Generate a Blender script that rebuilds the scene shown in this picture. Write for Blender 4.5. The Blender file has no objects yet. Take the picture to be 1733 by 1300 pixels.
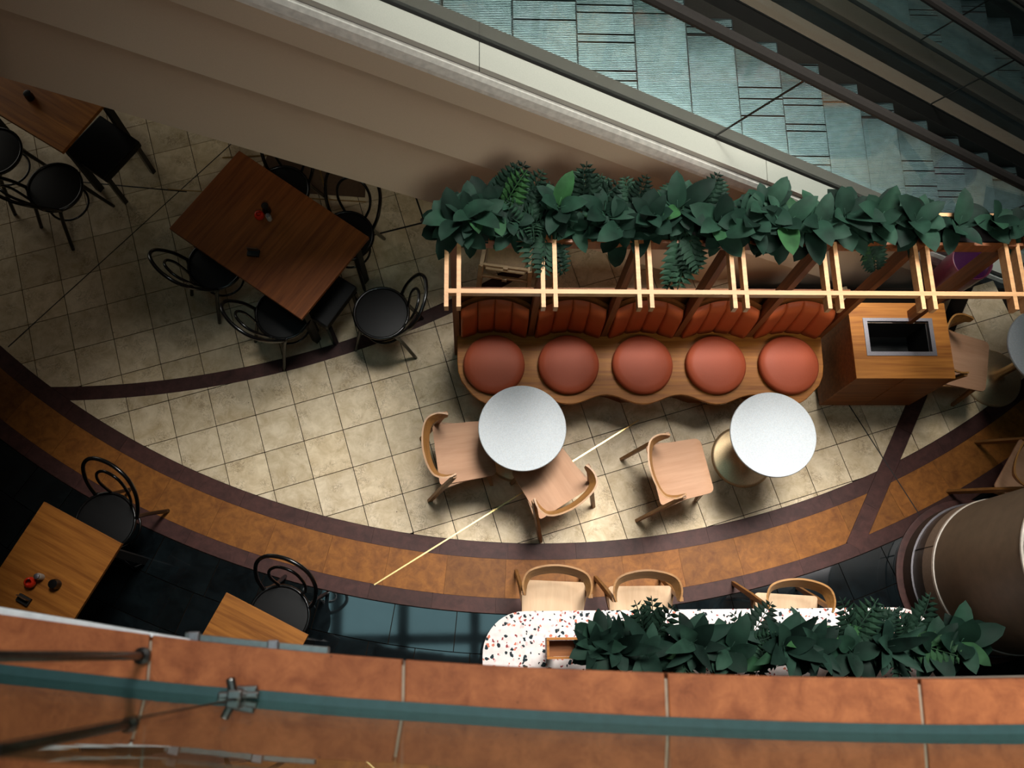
import bpy, bmesh, math, random
from mathutils import Matrix, Vector
random.seed(7)
scene = bpy.context.scene
COL = scene.collection
PI = math.pi

# ------------------------------------------------------------------ camera, light, exposure
F_PX, CAM_Z = 1548.0, 6.7912
RR = (Vector((0.9989, -0.0118, 0.0443)), Vector((0.0013, -0.9589, -0.2837)), Vector((0.0459, 0.2835, -0.9579)))
CAM = Vector((0, 0, CAM_Z))
cd = bpy.data.cameras.new('camera'); cam = bpy.data.objects.new('camera', cd); COL.objects.link(cam)
cd.sensor_width = 36.0; cd.lens = F_PX / 1733 * 36.0; cd.clip_start = 0.05; cd.clip_end = 100
m3 = Matrix((RR[0], -RR[1], -RR[2])).transposed()
cam.matrix_world = Matrix.Translation(CAM) @ m3.to_quaternion().normalized().to_matrix().to_4x4()
cd.dof.use_dof = True; cd.dof.focus_distance = 6.3; cd.dof.aperture_fstop = 3.5
scene.camera = cam

w = bpy.data.worlds.new('world'); scene.world = w; w.use_nodes = True
w.node_tree.nodes['Background'].inputs[0].default_value = (0.80, 0.86, 0.90, 1)
w.node_tree.nodes['Background'].inputs[1].default_value = 0.012

def area(name, loc, target, sx, sy, power, col, spread=180):
    l = bpy.data.lights.new(name, 'AREA'); l.shape = 'RECTANGLE'; l.size = sx; l.size_y = sy
    l.energy = power; l.color = col; l.spread = math.radians(spread)
    o = bpy.data.objects.new(name, l); COL.objects.link(o); o.location = loc
    d = Vector(target) - Vector(loc)
    o.rotation_euler = d.to_track_quat('-Z', 'Y').to_euler()
    return o
area('roof_skylight', (3.2, 6.2, 14.0), (2.3, 0.9, 0), 6.0, 5.0, 305, (1.0, 0.965, 0.91), 40)
area('roof_skylight_dim', (-1.1, .6, 13.0), (-1.1, .6, 0), 3.9, 2.4, 85, (0.50, 0.92, 1.0))
area('front_fill_lamp', (3.2, -5.0, 12.0), (2.5, 2.9, 1.3), 6.0, 2.4, 46, (1.0, 0.92, 0.82), 35)  # added fill from behind the camera, lifts the cladding and bench backs
area('escalator_fill_lamp', (4.2, 7.2, 12.5), (3.9, 5.0, 0), 3.0, 2.0, 34, (0.86, 0.97, 1.0), 60)  # added lamp that brightens the farther escalator
area('shop_window_daylight', (-5.6, 6.4, 2.0), (-2.0, 3.2, 0.2), 2.4, 1.8, 26, (1.0, 0.95, 0.82))

scene.view_settings.view_transform = 'Standard'; scene.view_settings.look = 'None'
scene.view_settings.gamma = 1.0; scene.view_settings.use_curve_mapping = False
scene.view_settings.exposure = 0.0

def at(x, y, z=0.0):
    """point of the place at height z that is seen at photograph pixel x, y"""
    d = RR[0]*((x-866.5)/F_PX) + RR[1]*((y-650)/F_PX) + RR[2]
    return CAM + d*((z-CAM_Z)/d.z)

# ------------------------------------------------------------------ materials
def srgb(r, g, b):
    f = lambda c: (c/255/12.92) if c/255 <= .04045 else ((c/255+.055)/1.055)**2.4
    return (f(r), f(g), f(b), 1.0)
class Mat:
    def __init__(s, name):
        s.m = bpy.data.materials.new(name); s.m.use_nodes = True
        s.t = s.m.node_tree; s.b = s.t.nodes['Principled BSDF']
    def n(s, typ, **kw):
        x = s.t.nodes.new(typ)
        for k, v in kw.items():
            if k in x.inputs: x.inputs[k].default_value = v
            else: setattr(x, k, v)
        return x
    def l(s, a, b): s.t.links.new(a, b)
    def coords(s, scale=(1, 1, 1), rot=(0, 0, 0), offset_random=0):
        tc = s.n('ShaderNodeTexCoord'); mp = s.n('ShaderNodeMapping')
        mp.inputs['Scale'].default_value = scale; mp.inputs['Rotation'].default_value = rot
        s.l(tc.outputs['Object'], mp.inputs['Vector'])
        if offset_random:
            oi = s.n('ShaderNodeObjectInfo'); mu = s.n('ShaderNodeMath', operation='MULTIPLY'); mu.inputs[1].default_value = offset_random
            s.l(oi.outputs['Random'], mu.inputs[0]); s.l(mu.outputs[0], mp.inputs['Location'])
        return mp.outputs[0]
    def ramp(s, fac, stops):
        r = s.n('ShaderNodeValToRGB'); e = r.color_ramp.elements
        while len(e) < len(stops): e.new(0.5)
        for q, (p, c) in zip(e, stops): q.position = p; q.color = c
        s.l(fac, r.inputs[0]); return r.outputs[0]
    def mix(s, a, b, fac, mode='MIX'):
        x = s.n('ShaderNodeMix', data_type='RGBA', blend_type=mode)
        for sock, v in ((x.inputs[6], a), (x.inputs[7], b), (x.inputs[0], fac)):
            if hasattr(v, 'links'): s.l(v, sock)
            else: sock.default_value = v
        return x.outputs[2]
    def bump(s, h, strength=.2, dist=.002):
        b = s.n('ShaderNodeBump'); b.inputs['Strength'].default_value = strength; b.inputs['Distance'].default_value = dist
        s.l(h, b.inputs['Height']); s.l(b.outputs[0], s.b.inputs['Normal'])
    def col(s, c):
        if hasattr(c, 'links'): s.l(c, s.b.inputs['Base Color'])
        else: s.b.inputs['Base Color'].default_value = c
    def set(s, rough=.5, metal=0, spec=.5, coat=0):
        s.b.inputs['Roughness'].default_value = rough; s.b.inputs['Metallic'].default_value = metal
        s.b.inputs['Specular IOR Level'].default_value = spec; s.b.inputs['Coat Weight'].default_value = coat
        return s.m
M = {}
def plain(name, c, rough=.5, metal=0, spec=.5, noise=0.12, scale=40, coat=0):
    k = Mat(name); v = k.coords()
    n = k.n('ShaderNodeTexNoise', Scale=scale, Detail=4.0); k.l(v, n.inputs['Vector'])
    d = tuple(x*(1-noise) for x in c[:3])+(1,); h = tuple(min(1, x*(1+noise)) for x in c[:3])+(1,)
    k.col(k.ramp(n.outputs[0], [(.3, d), (.7, h)])); k.bump(n.outputs[0], .06, .001)
    M[name] = k.set(rough, metal, spec, coat)
def wood(name, dark, light, axis=0, rough=.45, scale=1.0, grain=34, rnd=5.0, spec=.4):
    k = Mat(name); sc = [grain*scale]*3; sc[axis] = 1.6*scale
    v = k.coords(tuple(sc), offset_random=rnd)
    n = k.n('ShaderNodeTexNoise', Scale=1.0, Detail=5.0, Roughness=.65, Distortion=.35); k.l(v, n.inputs['Vector'])
    sc2 = [3.2*scale]*3; sc2[axis] = .5*scale
    v2 = k.coords(tuple(sc2), offset_random=rnd)
    n2 = k.n('ShaderNodeTexNoise', Scale=1.0, Detail=3.0, Distortion=1.2); k.l(v2, n2.inputs['Vector'])
    c1 = k.ramp(n.outputs[0], [(.30, dark), (.68, light)])
    c2 = k.ramp(n2.outputs[0], [(.3, (.80, .77, .74, 1)), (.7, (1.06, 1.06, 1.06, 1))])
    k.col(k.mix(c1, c2, 1.0, 'MULTIPLY')); k.bump(n.outputs[0], .07, .001)
    M[name] = k.set(rough, 0, spec)
def stone(name, dark, light, vein, rough=.35, sc=9.0, vein_amt=.6, tint=.16, pit=True, spec=.5):
    k = Mat(name); v = k.coords(offset_random=23.0)
    n = k.n('ShaderNodeTexNoise', Scale=sc, Detail=8.0, Roughness=.68, Distortion=.5); k.l(v, n.inputs['Vector'])
    base = k.ramp(n.outputs[0], [(.32, dark), (.66, light)])
    n2 = k.n('ShaderNodeTexNoise', Scale=sc*1.7, Detail=9.0, Roughness=.72, Distortion=1.6); k.l(v, n2.inputs['Vector'])
    a = k.n('ShaderNodeMath', operation='SUBTRACT'); a.inputs[1].default_value = .5; k.l(n2.outputs[0], a.inputs[0])
    ab = k.n('ShaderNodeMath', operation='ABSOLUTE'); k.l(a.outputs[0], ab.inputs[0])
    vn = k.ramp(ab.outputs[0], [(0.0, (1, 1, 1, 1)), (.028, (0, 0, 0, 1))])
    n3 = k.n('ShaderNodeTexNoise', Scale=sc*.75, Detail=3.0); k.l(v, n3.inputs['Vector'])
    gate = k.ramp(n3.outputs[0], [(.46, (0, 0, 0, 1)), (.66, (1, 1, 1, 1))])
    vf = k.mix(vn, gate, 1.0, 'MULTIPLY')
    sm = k.n('ShaderNodeMath', operation='MULTIPLY'); sm.inputs[1].default_value = vein_amt; k.l(vf, sm.inputs[0])
    c = k.mix(base, vein, sm.outputs[0])
    if pit:
        vo = k.n('ShaderNodeTexVoronoi', Scale=sc*2.0); k.l(v, vo.inputs['Vector'])
        pr = k.ramp(vo.outputs['Distance'], [(.05, (1, 1, 1, 1)), (.085, (0, 0, 0, 1))])
        n4 = k.n('ShaderNodeTexNoise', Scale=sc*1.1, Detail=2.0); k.l(v, n4.inputs['Vector'])
        g2 = k.ramp(n4.outputs[0], [(.60, (0, 0, 0, 1)), (.64, (1, 1, 1, 1))])
        c = k.mix(c, tuple(x*.45 for x in vein[:3])+(1,), k.mix(pr, g2, 1.0, 'MULTIPLY'))
    oi = k.n('ShaderNodeObjectInfo')
    t = k.ramp(oi.outputs['Random'], [(0, (1-tint, 1-tint*1.1, 1-tint*1.4, 1)), (.5, (1, 1, 1, 1)), (1, (1+tint*.4, 1+tint*.2, 1-tint*.2, 1))])
    k.col(k.mix(c, t, 1.0, 'MULTIPLY')); k.bump(n2.outputs[0], .05 if rough > .1 else .012, .001)
    M[name] = k.set(rough, 0, spec)

stone('limestone', srgb(190, 168, 132), srgb(226, 208, 178), srgb(108, 82, 54), rough=.5, vein_amt=.85, spec=.3)
stone('ochre_stone', srgb(108, 63, 24), srgb(146, 93, 38), srgb(84, 44, 20), rough=.5, sc=14, vein_amt=.35, tint=.26, spec=.2)
stone('maroon_stone', srgb(54, 32, 30), srgb(78, 48, 44), srgb(48, 28, 26), rough=.5, sc=13, vein_amt=.4, tint=.2, spec=.2)
stone('slate_stone', srgb(9, 12, 14), srgb(20, 27, 30), srgb(6, 7, 8), rough=.045, sc=6, vein_amt=.4, pit=False, spec=.55)
stone('coping_stone', srgb(126, 66, 36), srgb(170, 100, 60), srgb(84, 40, 22), rough=.55, sc=16, vein_amt=.35, tint=.12, spec=.25)
plain('grout', srgb(26, 20, 15), .9, 0, .1)
plain('screed', srgb(40, 34, 30), .9)
plain('brass', srgb(226, 190, 128), .28, 1.0, scale=120)
plain('brass_brushed', srgb(236, 208, 164), .42, .9, scale=160)
wood('oak_seat', srgb(178, 134, 103), srgb(194, 152, 121), axis=1, grain=24, spec=.2, rough=.55)
wood('oak_pale', srgb(214, 180, 146), srgb(228, 198, 164), axis=1, grain=24, spec=.2, rough=.55)
wood('oak_frame', srgb(120, 80, 38), srgb(160, 112, 60), axis=2, grain=40, rough=.45)
wood('oak_rail', srgb(136, 92, 42), srgb(178, 128, 68), axis=0, grain=40, rough=.4)
wood('teak_bench', srgb(136, 78, 24), srgb(188, 122, 48), axis=0, grain=36, rough=.5, spec=.25)
wood('teak_side', srgb(108, 60, 26), srgb(146, 90, 44), axis=0, grain=36, rough=.55, spec=.25)
wood('pergola_oak', srgb(186, 136, 90), srgb(212, 164, 114), axis=0, grain=40, rough=.5)
wood('post_oak', srgb(98, 54, 26), srgb(136, 80, 42), axis=2, grain=40, rough=.5)
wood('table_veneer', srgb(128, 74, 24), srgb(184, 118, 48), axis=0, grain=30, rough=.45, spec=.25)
wood('table_veneer_shaded', srgb(104, 53, 22), srgb(144, 82, 36), axis=1, grain=30, rough=.45, spec=.25)  # darker copy of the table veneer, escalator shade put into its colour
plain('leather', srgb(168, 80, 52), .5, 0, .2, noise=.08, scale=260)
plain('leather_back', srgb(176, 84, 44), .5, 0, .2, noise=.08, scale=260)
plain('black_wood', srgb(16, 15, 15), .22, 0, .5, scale=60)
plain('black_seat', srgb(11, 10, 10), .5, 0, .25)
plain('black_matte', srgb(10, 10, 10), .6)
plain('steel', srgb(132, 128, 132), .45, 1.0, scale=140)
plain('steel_dark', srgb(120, 118, 116), .35, 1.0, scale=90)
plain('cladding', srgb(200, 178, 154), .55, 0, .4, noise=.05, scale=300)
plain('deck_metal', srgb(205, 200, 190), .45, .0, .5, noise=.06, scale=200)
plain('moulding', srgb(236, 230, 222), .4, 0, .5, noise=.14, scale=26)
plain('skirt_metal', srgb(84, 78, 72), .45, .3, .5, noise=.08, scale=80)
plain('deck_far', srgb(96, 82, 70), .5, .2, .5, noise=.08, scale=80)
plain('rubber', srgb(24, 22, 20), .5, 0, .4)
plain('rubber_handrail', srgb(34, 31, 28), .55, 0, .4)
plain('tread_metal', srgb(112, 132, 134), .40, .8, .6, noise=.16, scale=14)
plain('tread_base', srgb(8, 9, 9), .8)
plain('riser_metal', srgb(120, 72, 34), .5, .3)
plain('column_concrete', srgb(122, 104, 84), .6, noise=.10, scale=12)
plain('column_band', srgb(150, 130, 112), .6, noise=.1, scale=60)
plain('column_dark', srgb(74, 62, 52), .5, noise=.12, scale=60)
plain('white_trim', srgb(214, 202, 188), .5)
plain('white_plastic', srgb(176, 148, 108), .45)
plain('teal_gasket', srgb(42, 70, 72), .35)
plain('soil', srgb(20, 18, 18), .9, noise=.4, scale=90)
plain('paint_white', srgb(225, 228, 232), .35)
plain('pink_shell', srgb(132, 58, 82), .3, 0, .5)
plain('purple_seat', srgb(62, 16, 58), .25, 0, .5)
plain('red_glass', srgb(196, 44, 22), .12, 0, .6)
plain('clear_glass_jar', srgb(176, 170, 160), .1, 0, .7)
plain('ceiling_paint', srgb(150, 140, 128), .8)
plain('plate_brown', srgb(92, 70, 52), .4, .3)

def leafmat(name, a, b):
    k = Mat(name); v = k.coords(offset_random=9.0)
    n = k.n('ShaderNodeTexNoise', Scale=11.0, Detail=3.0); k.l(v, n.inputs['Vector'])
    oi = k.n('ShaderNodeObjectInfo')
    c = k.ramp(n.outputs[0], [(.3, a), (.7, b)])
    t = k.ramp(oi.outputs['Random'], [(0, (.45, .5, .5, 1)), (.5, (.95, 1, 1, 1)), (.95, (1.6, 1.6, 1.5, 1)), (.99, (2.2, 2.6, 1.3, 1))])
    k.col(k.mix(c, t, 1.0, 'MULTIPLY')); k.bump(n.outputs[0], .15, .002)
    M[name] = k.set(.65, 0, .12)
leafmat('leaf_broad', srgb(14, 31, 24), srgb(28, 52, 41))
leafmat('leaf_fern', srgb(16, 31, 24), srgb(32, 54, 41))
leafmat('leaf_blade', srgb(17, 33, 27), srgb(30, 52, 43))

def terrazzo(name, ground, chips, scale, amount):
    k = Mat(name); v = k.coords()
    nz = k.n('ShaderNodeTexNoise', Scale=scale*1.3, Detail=2.0); k.l(v, nz.inputs['Vector'])
    ad = k.mix(v, nz.outputs['Color'], 0.034 if scale < 60 else .004, 'ADD')
    c = ground
    nb = k.n('ShaderNodeTexNoise', Scale=scale*.9, Detail=4.0); k.l(v, nb.inputs['Vector'])
    c = k.ramp(nb.outputs[0], [(.35, tuple(x*.88 for x in ground[:3])+(1,)), (.6, ground)])
    for q, (cc, s, th) in enumerate(chips):
        mp = k.n('ShaderNodeMapping'); mp.inputs['Location'].default_value = (q*3.7, q*1.9, 0); k.l(ad, mp.inputs['Vector'])
        vo = k.n('ShaderNodeTexVoronoi', Scale=scale*s, distance='EUCLIDEAN'); k.l(mp.outputs[0], vo.inputs['Vector'])
        vo.voronoi_dimensions = '2D'
        sep = k.n('ShaderNodeSeparateColor'); k.l(vo.outputs['Color'], sep.inputs[0])
        g = k.n('ShaderNodeMath', operation='LESS_THAN'); g.inputs[1].default_value = amount; k.l(sep.outputs[0], g.inputs[0])
        d = k.n('ShaderNodeMath', operation='LESS_THAN'); d.inputs[1].default_value = th; k.l(vo.outputs['Distance'], d.inputs[0])
        mu = k.n('ShaderNodeMath', operation='MULTIPLY'); k.l(g.outputs[0], mu.inputs[0]); k.l(d.outputs[0], mu.inputs[1])
        c = k.mix(c, cc, mu.outputs[0])
    k.col(c); M[name] = k.set(.6, 0, .12)
terrazzo('terrazzo', srgb(238, 226, 222), [(srgb(222, 190, 186), 46/40, .3), (srgb(206, 120, 96), 1.0, .26), (srgb(150, 66, 66), 1.15, .22), (srgb(34, 46, 50), .82, .30), (srgb(40, 48, 52), 1.3, .25)], 30, .15)
terrazzo('speckled_white', srgb(196, 202, 206), [(srgb(180, 186, 192), 1.0, .22), (srgb(206, 196, 186), 1.3, .22), (srgb(150, 160, 170), 1.7, .18)], 150, .3)

def glassmat(name, tint, refl):
    m = bpy.data.materials.new(name); m.use_nodes = True; t = m.node_tree; t.nodes.remove(t.nodes['Principled BSDF'])
    out = t.nodes['Material Output']; tr = t.nodes.new('ShaderNodeBsdfTransparent'); tr.inputs[0].default_value = tint
    gl = t.nodes.new('ShaderNodeBsdfGlossy'); gl.inputs['Roughness'].default_value = .01; gl.inputs[0].default_value = refl
    lw = t.nodes.new('ShaderNodeLayerWeight'); lw.inputs[0].default_value = .5
    pw = t.nodes.new('ShaderNodeMath'); pw.operation = 'POWER'; pw.inputs[1].default_value = 5.0
    fr = t.nodes.new('ShaderNodeMath'); fr.operation = 'MULTIPLY_ADD'; fr.inputs[1].default_value = .96; fr.inputs[2].default_value = .035
    t.links.new(lw.outputs['Facing'], pw.inputs[0]); t.links.new(pw.outputs[0], fr.inputs[0])
    mx = t.nodes.new('ShaderNodeMixShader')
    t.links.new(fr.outputs[0], mx.inputs[0]); t.links.new(tr.outputs[0], mx.inputs[1]); t.links.new(gl.outputs[0], mx.inputs[2]); t.links.new(mx.outputs[0], out.inputs[0])
    M[name] = m
glassmat('glass', (.90, .95, .93, 1), (1, 1, 1, 1))
glassmat('glass_balcony', (.80, .88, .86, 1), (.74, .78, .74, 1))

# ------------------------------------------------------------------ mesh helpers
class MB:
    def __init__(s): s.bm = bmesh.new()
    def v(s, p): return s.bm.verts.new(p)
    def face(s, vs):
        try: return s.bm.faces.new(vs)
        except ValueError: return None
    def box(s, c, size, mtx=None):
        hx, hy, hz = size[0]/2, size[1]/2, size[2]/2; c = Vector(c); vs = []
        for x in (-hx, hx):
            for y in (-hy, hy):
                for z in (-hz, hz):
                    p = Vector((x, y, z))
                    if mtx is not None: p = mtx @ p
                    vs.append(s.v(c+p))
        for f in ((0, 1, 3, 2), (4, 6, 7, 5), (0, 4, 5, 1), (2, 3, 7, 6), (0, 2, 6, 4), (1, 5, 7, 3)): s.face([vs[i] for i in f])
        return s
    def bar(s, a, b, w_, h_, up=(0, 0, 1)):
        a, b = Vector(a), Vector(b); d = (b-a); L = d.length; d.normalize(); u = Vector(up)
        x = d.cross(u)
        if x.length < 1e-5: x = d.cross(Vector((0, 1, 0)))
        x.normalize(); u = x.cross(d); mt = Matrix((x, d, u)).transposed()
        return s.box((a+b)/2, (w_, L, h_), mt)
    def prism(s, pts, z0, z1):
        n = len(pts); a = [s.v((p[0], p[1], z0)) for p in pts]; b = [s.v((p[0], p[1], z1)) for p in pts]
        s.face(a[::-1]); s.face(b)
        for i in range(n): s.face([a[i], a[(i+1) % n], b[(i+1) % n], b[i]])
        return s
    def extr(s, prof, a, b):
        """profile of points (3D at station a), swept by vector b-a"""
        off = Vector(b)-Vector(a); n = len(prof)
        p = [s.v(Vector(q)) for q in prof]; r = [s.v(Vector(q)+off) for q in prof]
        s.face(p[::-1]); s.face(r)
        for i in range(n): s.face([p[i], p[(i+1) % n], r[(i+1) % n], r[i]])
        return s
    def lathe(s, prof, c=(0, 0, 0), seg=32):
        c = Vector(c); rings = []
        for r, z in prof:
            if r < 1e-6: rings.append([s.v(c+Vector((0, 0, z)))])
            else: rings.append([s.v(c+Vector((r*math.cos(2*PI*i/seg), r*math.sin(2*PI*i/seg), z))) for i in range(seg)])
        for a, b in zip(rings, rings[1:]):
            for i in range(seg):
                j = (i+1) % seg
                if len(a) == 1 and len(b) == 1: continue
                if len(a) == 1: s.face([a[0], b[j], b[i]])
                elif len(b) == 1: s.face([a[i], a[j], b[0]])
                else: s.face([a[i], a[j], b[j], b[i]])
        return s
    def tube(s, pts, r, seg=8, close=False, cap=True):
        pts = [Vector(p) for p in pts]; n = len(pts); rings = []; prev = None
        for i, p in enumerate(pts):
            if close: d = pts[(i+1) % n]-pts[i-1]
            else: d = pts[min(i+1, n-1)]-pts[max(i-1, 0)]
            d.normalize()
            if prev is None:
                x = d.cross(Vector((0, 0, 1)))
                if x.length < 1e-4: x = d.cross(Vector((0, 1, 0)))
            else: x = prev - d*prev.dot(d)
            x.normalize(); prev = x; y = d.cross(x)
            rr = r[i] if isinstance(r, (list, tuple)) else r
            rings.append([s.v(p+x*rr*math.cos(2*PI*k/seg)+y*rr*math.sin(2*PI*k/seg)) for k in range(seg)])
        rng = range(n) if close else range(n-1)
        for i in rng:
            a, b = rings[i], rings[(i+1) % n]
            for k in range(seg): s.face([a[k], a[(k+1) % seg], b[(k+1) % seg], b[k]])
        if cap and not close: s.face(rings[0][::-1]); s.face(rings[-1])
        return s
    def build(s, name, mat, parent=None, smooth=False, bevel=0, sub=0):
        bmesh.ops.remove_doubles(s.bm, verts=s.bm.verts, dist=1e-6)
        bmesh.ops.recalc_face_normals(s.bm, faces=s.bm.faces)
        me = bpy.data.meshes.new(name); s.bm.to_mesh(me); s.bm.free()
        me.materials.append(M[mat])
        o = bpy.data.objects.new(name, me); COL.objects.link(o)
        if smooth:
            for p in me.polygons: p.use_smooth = True
            if smooth == 'auto':
                md = o.modifiers.new('es', 'EDGE_SPLIT'); md.split_angle = math.radians(40)
        if bevel:
            b = o.modifiers.new('bevel', 'BEVEL'); b.width = bevel; b.segments = 2; b.limit_method = 'ANGLE'
        if sub:
            b = o.modifiers.new('sub', 'SUBSURF'); b.levels = sub; b.render_levels = sub
        if parent is not None: o.parent = parent
        return o
def tag(o, label=None, cat=None, group=None, kind=None):
    if label: o['label'] = label
    if cat: o['category'] = cat
    if group: o['group'] = group
    if kind: o['kind'] = kind
    return o
def thing(name, label, cat, loc=(0, 0, 0), rz=0, group=None, kind=None):
    o = bpy.data.objects.new(name, None); COL.objects.link(o); o.empty_display_size = .1
    o.location = loc; o.rotation_euler = (0, 0, rz)
    return tag(o, label, cat, group, kind)
def dup_tree(o, parent=None):
    c = o.copy(); COL.objects.link(c); c.parent = parent
    for ch in o.children: dup_tree(ch, c)
    return c
def dup(o, loc, rz, label, group=None):
    c = dup_tree(o); c.location = loc; c.rotation_euler = (0, 0, rz); tag(c, label, None, group); return c
def link_mesh(name, me, parent, mtx=None):
    o = bpy.data.objects.new(name, me); COL.objects.link(o); o.parent = parent
    if mtx is not None: o.matrix_local = mtx
    return o
def catmull(pts, n=6, close=False):
    P = [Vector(p) for p in pts]; out = []; N = len(P)
    for i in range(N if close else N-1):
        p0 = P[(i-1) % N] if close or i > 0 else P[0]; p1 = P[i]; p2 = P[(i+1) % N]
        p3 = P[(i+2) % N] if close or i+2 < N else P[-1]
        for k in range(n):
            t = k/n
            out.append(.5*((2*p1)+(p2-p0)*t+(2*p0-5*p1+4*p2-p3)*t*t+(3*p1-p0-3*p2+p3)*t**3))
    if not close: out.append(P[-1])
    return out

# ------------------------------------------------------------------ floor
CX, CY = .564, 7.188                       # centre of the paving arcs
R0, R1, R2, R3 = 6.407, 6.525, 6.805, 6.915
O = Vector((-1.6217, 1.761)); TU = Vector((.2875, .0859)); TV = Vector((-.0859, .2875))
B2C, B2R0, B2R1 = Vector((-3.19, 8.64)), 6.66, 6.765      # second, thin arc: inner and outer radius
floor_top = 0.0
def inside_void(x, y): return x > 1.95 and y > 2.84
fb = MB()
fb.prism([(-9, -6), (9, -6), (9, 2.84), (1.95, 2.84), (1.95, 3.05), (1.5, 3.05), (1.5, 9), (-9, 9)], -.25, -.012)
floor = tag(fb.build('floor', 'grout'), 'tiled floor of beige limestone with curved stone borders', 'floor', kind='structure')

def clip(poly, f, n=8):
    """keep the part of a polygon where f(point) > 0; the cut follows the curve f = 0"""
    pts = []
    for i in range(len(poly)):
        a, b = poly[i], poly[(i+1) % len(poly)]
        for k in range(n): pts.append(a+(b-a)*(k/n))
    out = []; N = len(pts); cross = []
    vals = [f(p) for p in pts]
    if max(vals) <= 0: return None
    if min(vals) > 0: return poly
    for i in range(N):
        a, b, fa, fb_ = pts[i], pts[(i+1) % N], vals[i], vals[(i+1) % N]
        if fa > 0: out.append((a, i % n == 0))
        if (fa > 0) != (fb_ > 0):
            lo, hi = a, b
            for _ in range(18):
                mid = (lo+hi)/2
                if (f(mid) > 0) == (fa > 0): lo = mid
                else: hi = mid
            out.append(((lo+hi)/2, True)); cross.append(len(out)-1)
    # keep only corner points and crossings, then bow the chord between the crossings onto the curve
    keep = [(p, c, k in cross) for k, (p, c) in enumerate(out) if c]
    res = []
    for k, (p, c, x) in enumerate(keep):
        res.append(p)
        q, _, x2 = keep[(k+1) % len(keep)]
        if x and x2 and (q-p).length > .05:
            mid = (p+q)/2
            if abs(f(mid)) < .03:
                nrm = Vector((-(q-p).y, (q-p).x)).normalized()
                for t in (.25, .5, .75):
                    mm = p+(q-p)*t
                    for _ in range(6):
                        e = 1e-4; g = (f(mm+nrm*e)-f(mm-nrm*e))/(2*e)
                        if abs(g) > 1e-6: mm = mm-nrm*(f(mm)/g)
                    res.append(mm)
    return res if len(res) > 2 else None
C0 = Vector((CX, CY))
RB_A, RB_B = Vector((3.545, 1.94)), Vector((2.875, .745))     # straight maroon band on the right: centre line
rb_d = (RB_B-RB_A).normalized(); rb_n = Vector((-rb_d.y, rb_d.x)); RBH = .062
def in_main(p): return R0-.002-(p-C0).length
def up2(p): return B2R0-.002-(p-B2C).length
def dn2(p): return (p-B2C).length-B2R1-.002
def rb_pos(p): return (p-RB_A).dot(rb_n)-RBH-.002
def rb_neg(p): return -(p-RB_A).dot(rb_n)-RBH-.002
def to_px(p):
    q = Vector((p[0], p[1], 0))-CAM; d = RR[2].dot(q); return 866.5+F_PX*RR[0].dot(q)/d, 650+F_PX*RR[1].dot(q)/d
pieces = []
G = .0027
for i in range(-13, 22):
    for j in range(-12, 14):
        a = O+TU*i-TV*j; u, v_ = TU.normalized()*G, TV.normalized()*G
        sq = [a+u+v_, a+TU-u+v_, a+TU+TV-u-v_, a+TV+u-v_]
        ce = a+(TU+TV)/2
        if inside_void(ce.x, ce.y+.1) or ce.y > 4.7 or abs(ce.x) > 5.2: continue
        px, py = to_px(ce)
        if not (-120 < px < 1850 and -60 < py < 1400): continue
        p0 = clip(sq, in_main)
        if not p0: continue
        for f in (up2, dn2):
            q = clip(p0, f)
            if not q: continue
            cs = sum(q, Vector((0, 0)))/len(q)
            if cs.x > 2.5:
                parts = [clip(q, g) for g in (rb_pos, rb_neg)]
            else: parts = [q]
            for r in parts:
                if r:
                    ar = abs(sum(r[k].cross(r[(k+1) % len(r)]) if hasattr(r[k], 'cross') and False else (r[k].x*r[(k+1) % len(r)].y-r[(k+1) % len(r)].x*r[k].y) for k in range(len(r))))/2
                    if ar > .0006: pieces.append((ce.y, ar, r))
pieces.sort(key=lambda t: -t[1])
def slab(name, poly, mat, parent, z1=0.0, z0=-.014):
    b = MB(); b.prism([(p.x, p.y) for p in poly], z0, z1+random.uniform(-.0004, .0004)); return b.build(name, mat, parent)
vis, rest = pieces[:296], pieces[296:]
for _, _, r in vis: slab('limestone_tile', r, 'limestone', floor)
if rest:
    b = MB()
    for _, _, r in rest: b.prism([(p.x, p.y) for p in r], -.014, 0)
    tag(b.build('limestone_tile_offcuts', 'limestone', floor), kind='stuff')

def sector(r0, r1, a0, a1, n=6):
    pts = [Vector((CX+r1*math.cos(a0+(a1-a0)*k/n), CY+r1*math.sin(a0+(a1-a0)*k/n))) for k in range(n+1)]
    pts += [Vector((CX+r0*math.cos(a1+(a0-a1)*k/n), CY+r0*math.sin(a1+(a0-a1)*k/n))) for k in range(n+1)]
    return pts
def ring(name, r0, r1, mat, step, phase, a_from, a_to, gap=.0012, jitter=0, cuts=()):
    a = a_from+phase; r = (r0+r1)/2
    while a < a_to:
        b_ = a+step*(1+(random.uniform(-jitter, jitter) if jitter else 0))
        poly = sector(r0+gap/2, r1-gap/2, a+gap/r/2, b_-gap/r/2)
        ps = [poly]
        for fs in cuts:
            ps = [c for p in ps for c in (clip(p, fs[0], 3), clip(p, fs[1], 3)) if c]
        for p in ps: slab(name, p, mat, floor)
        a = b_
D = math.radians
rbcut = ((rb_pos, rb_neg),)
ring('inner_border_slab', R0, R1, 'maroon_stone', .50/6.46, .02, D(-138), D(-52), cuts=rbcut)
ring('ochre_slab', R1, R2, 'ochre_stone', .436/6.66, D(.37), D(-138), D(-50), cuts=rbcut)
ring('outer_border_slab', R2, R3, 'maroon_stone', .46/6.86, .045, D(-138), D(-48))
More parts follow.
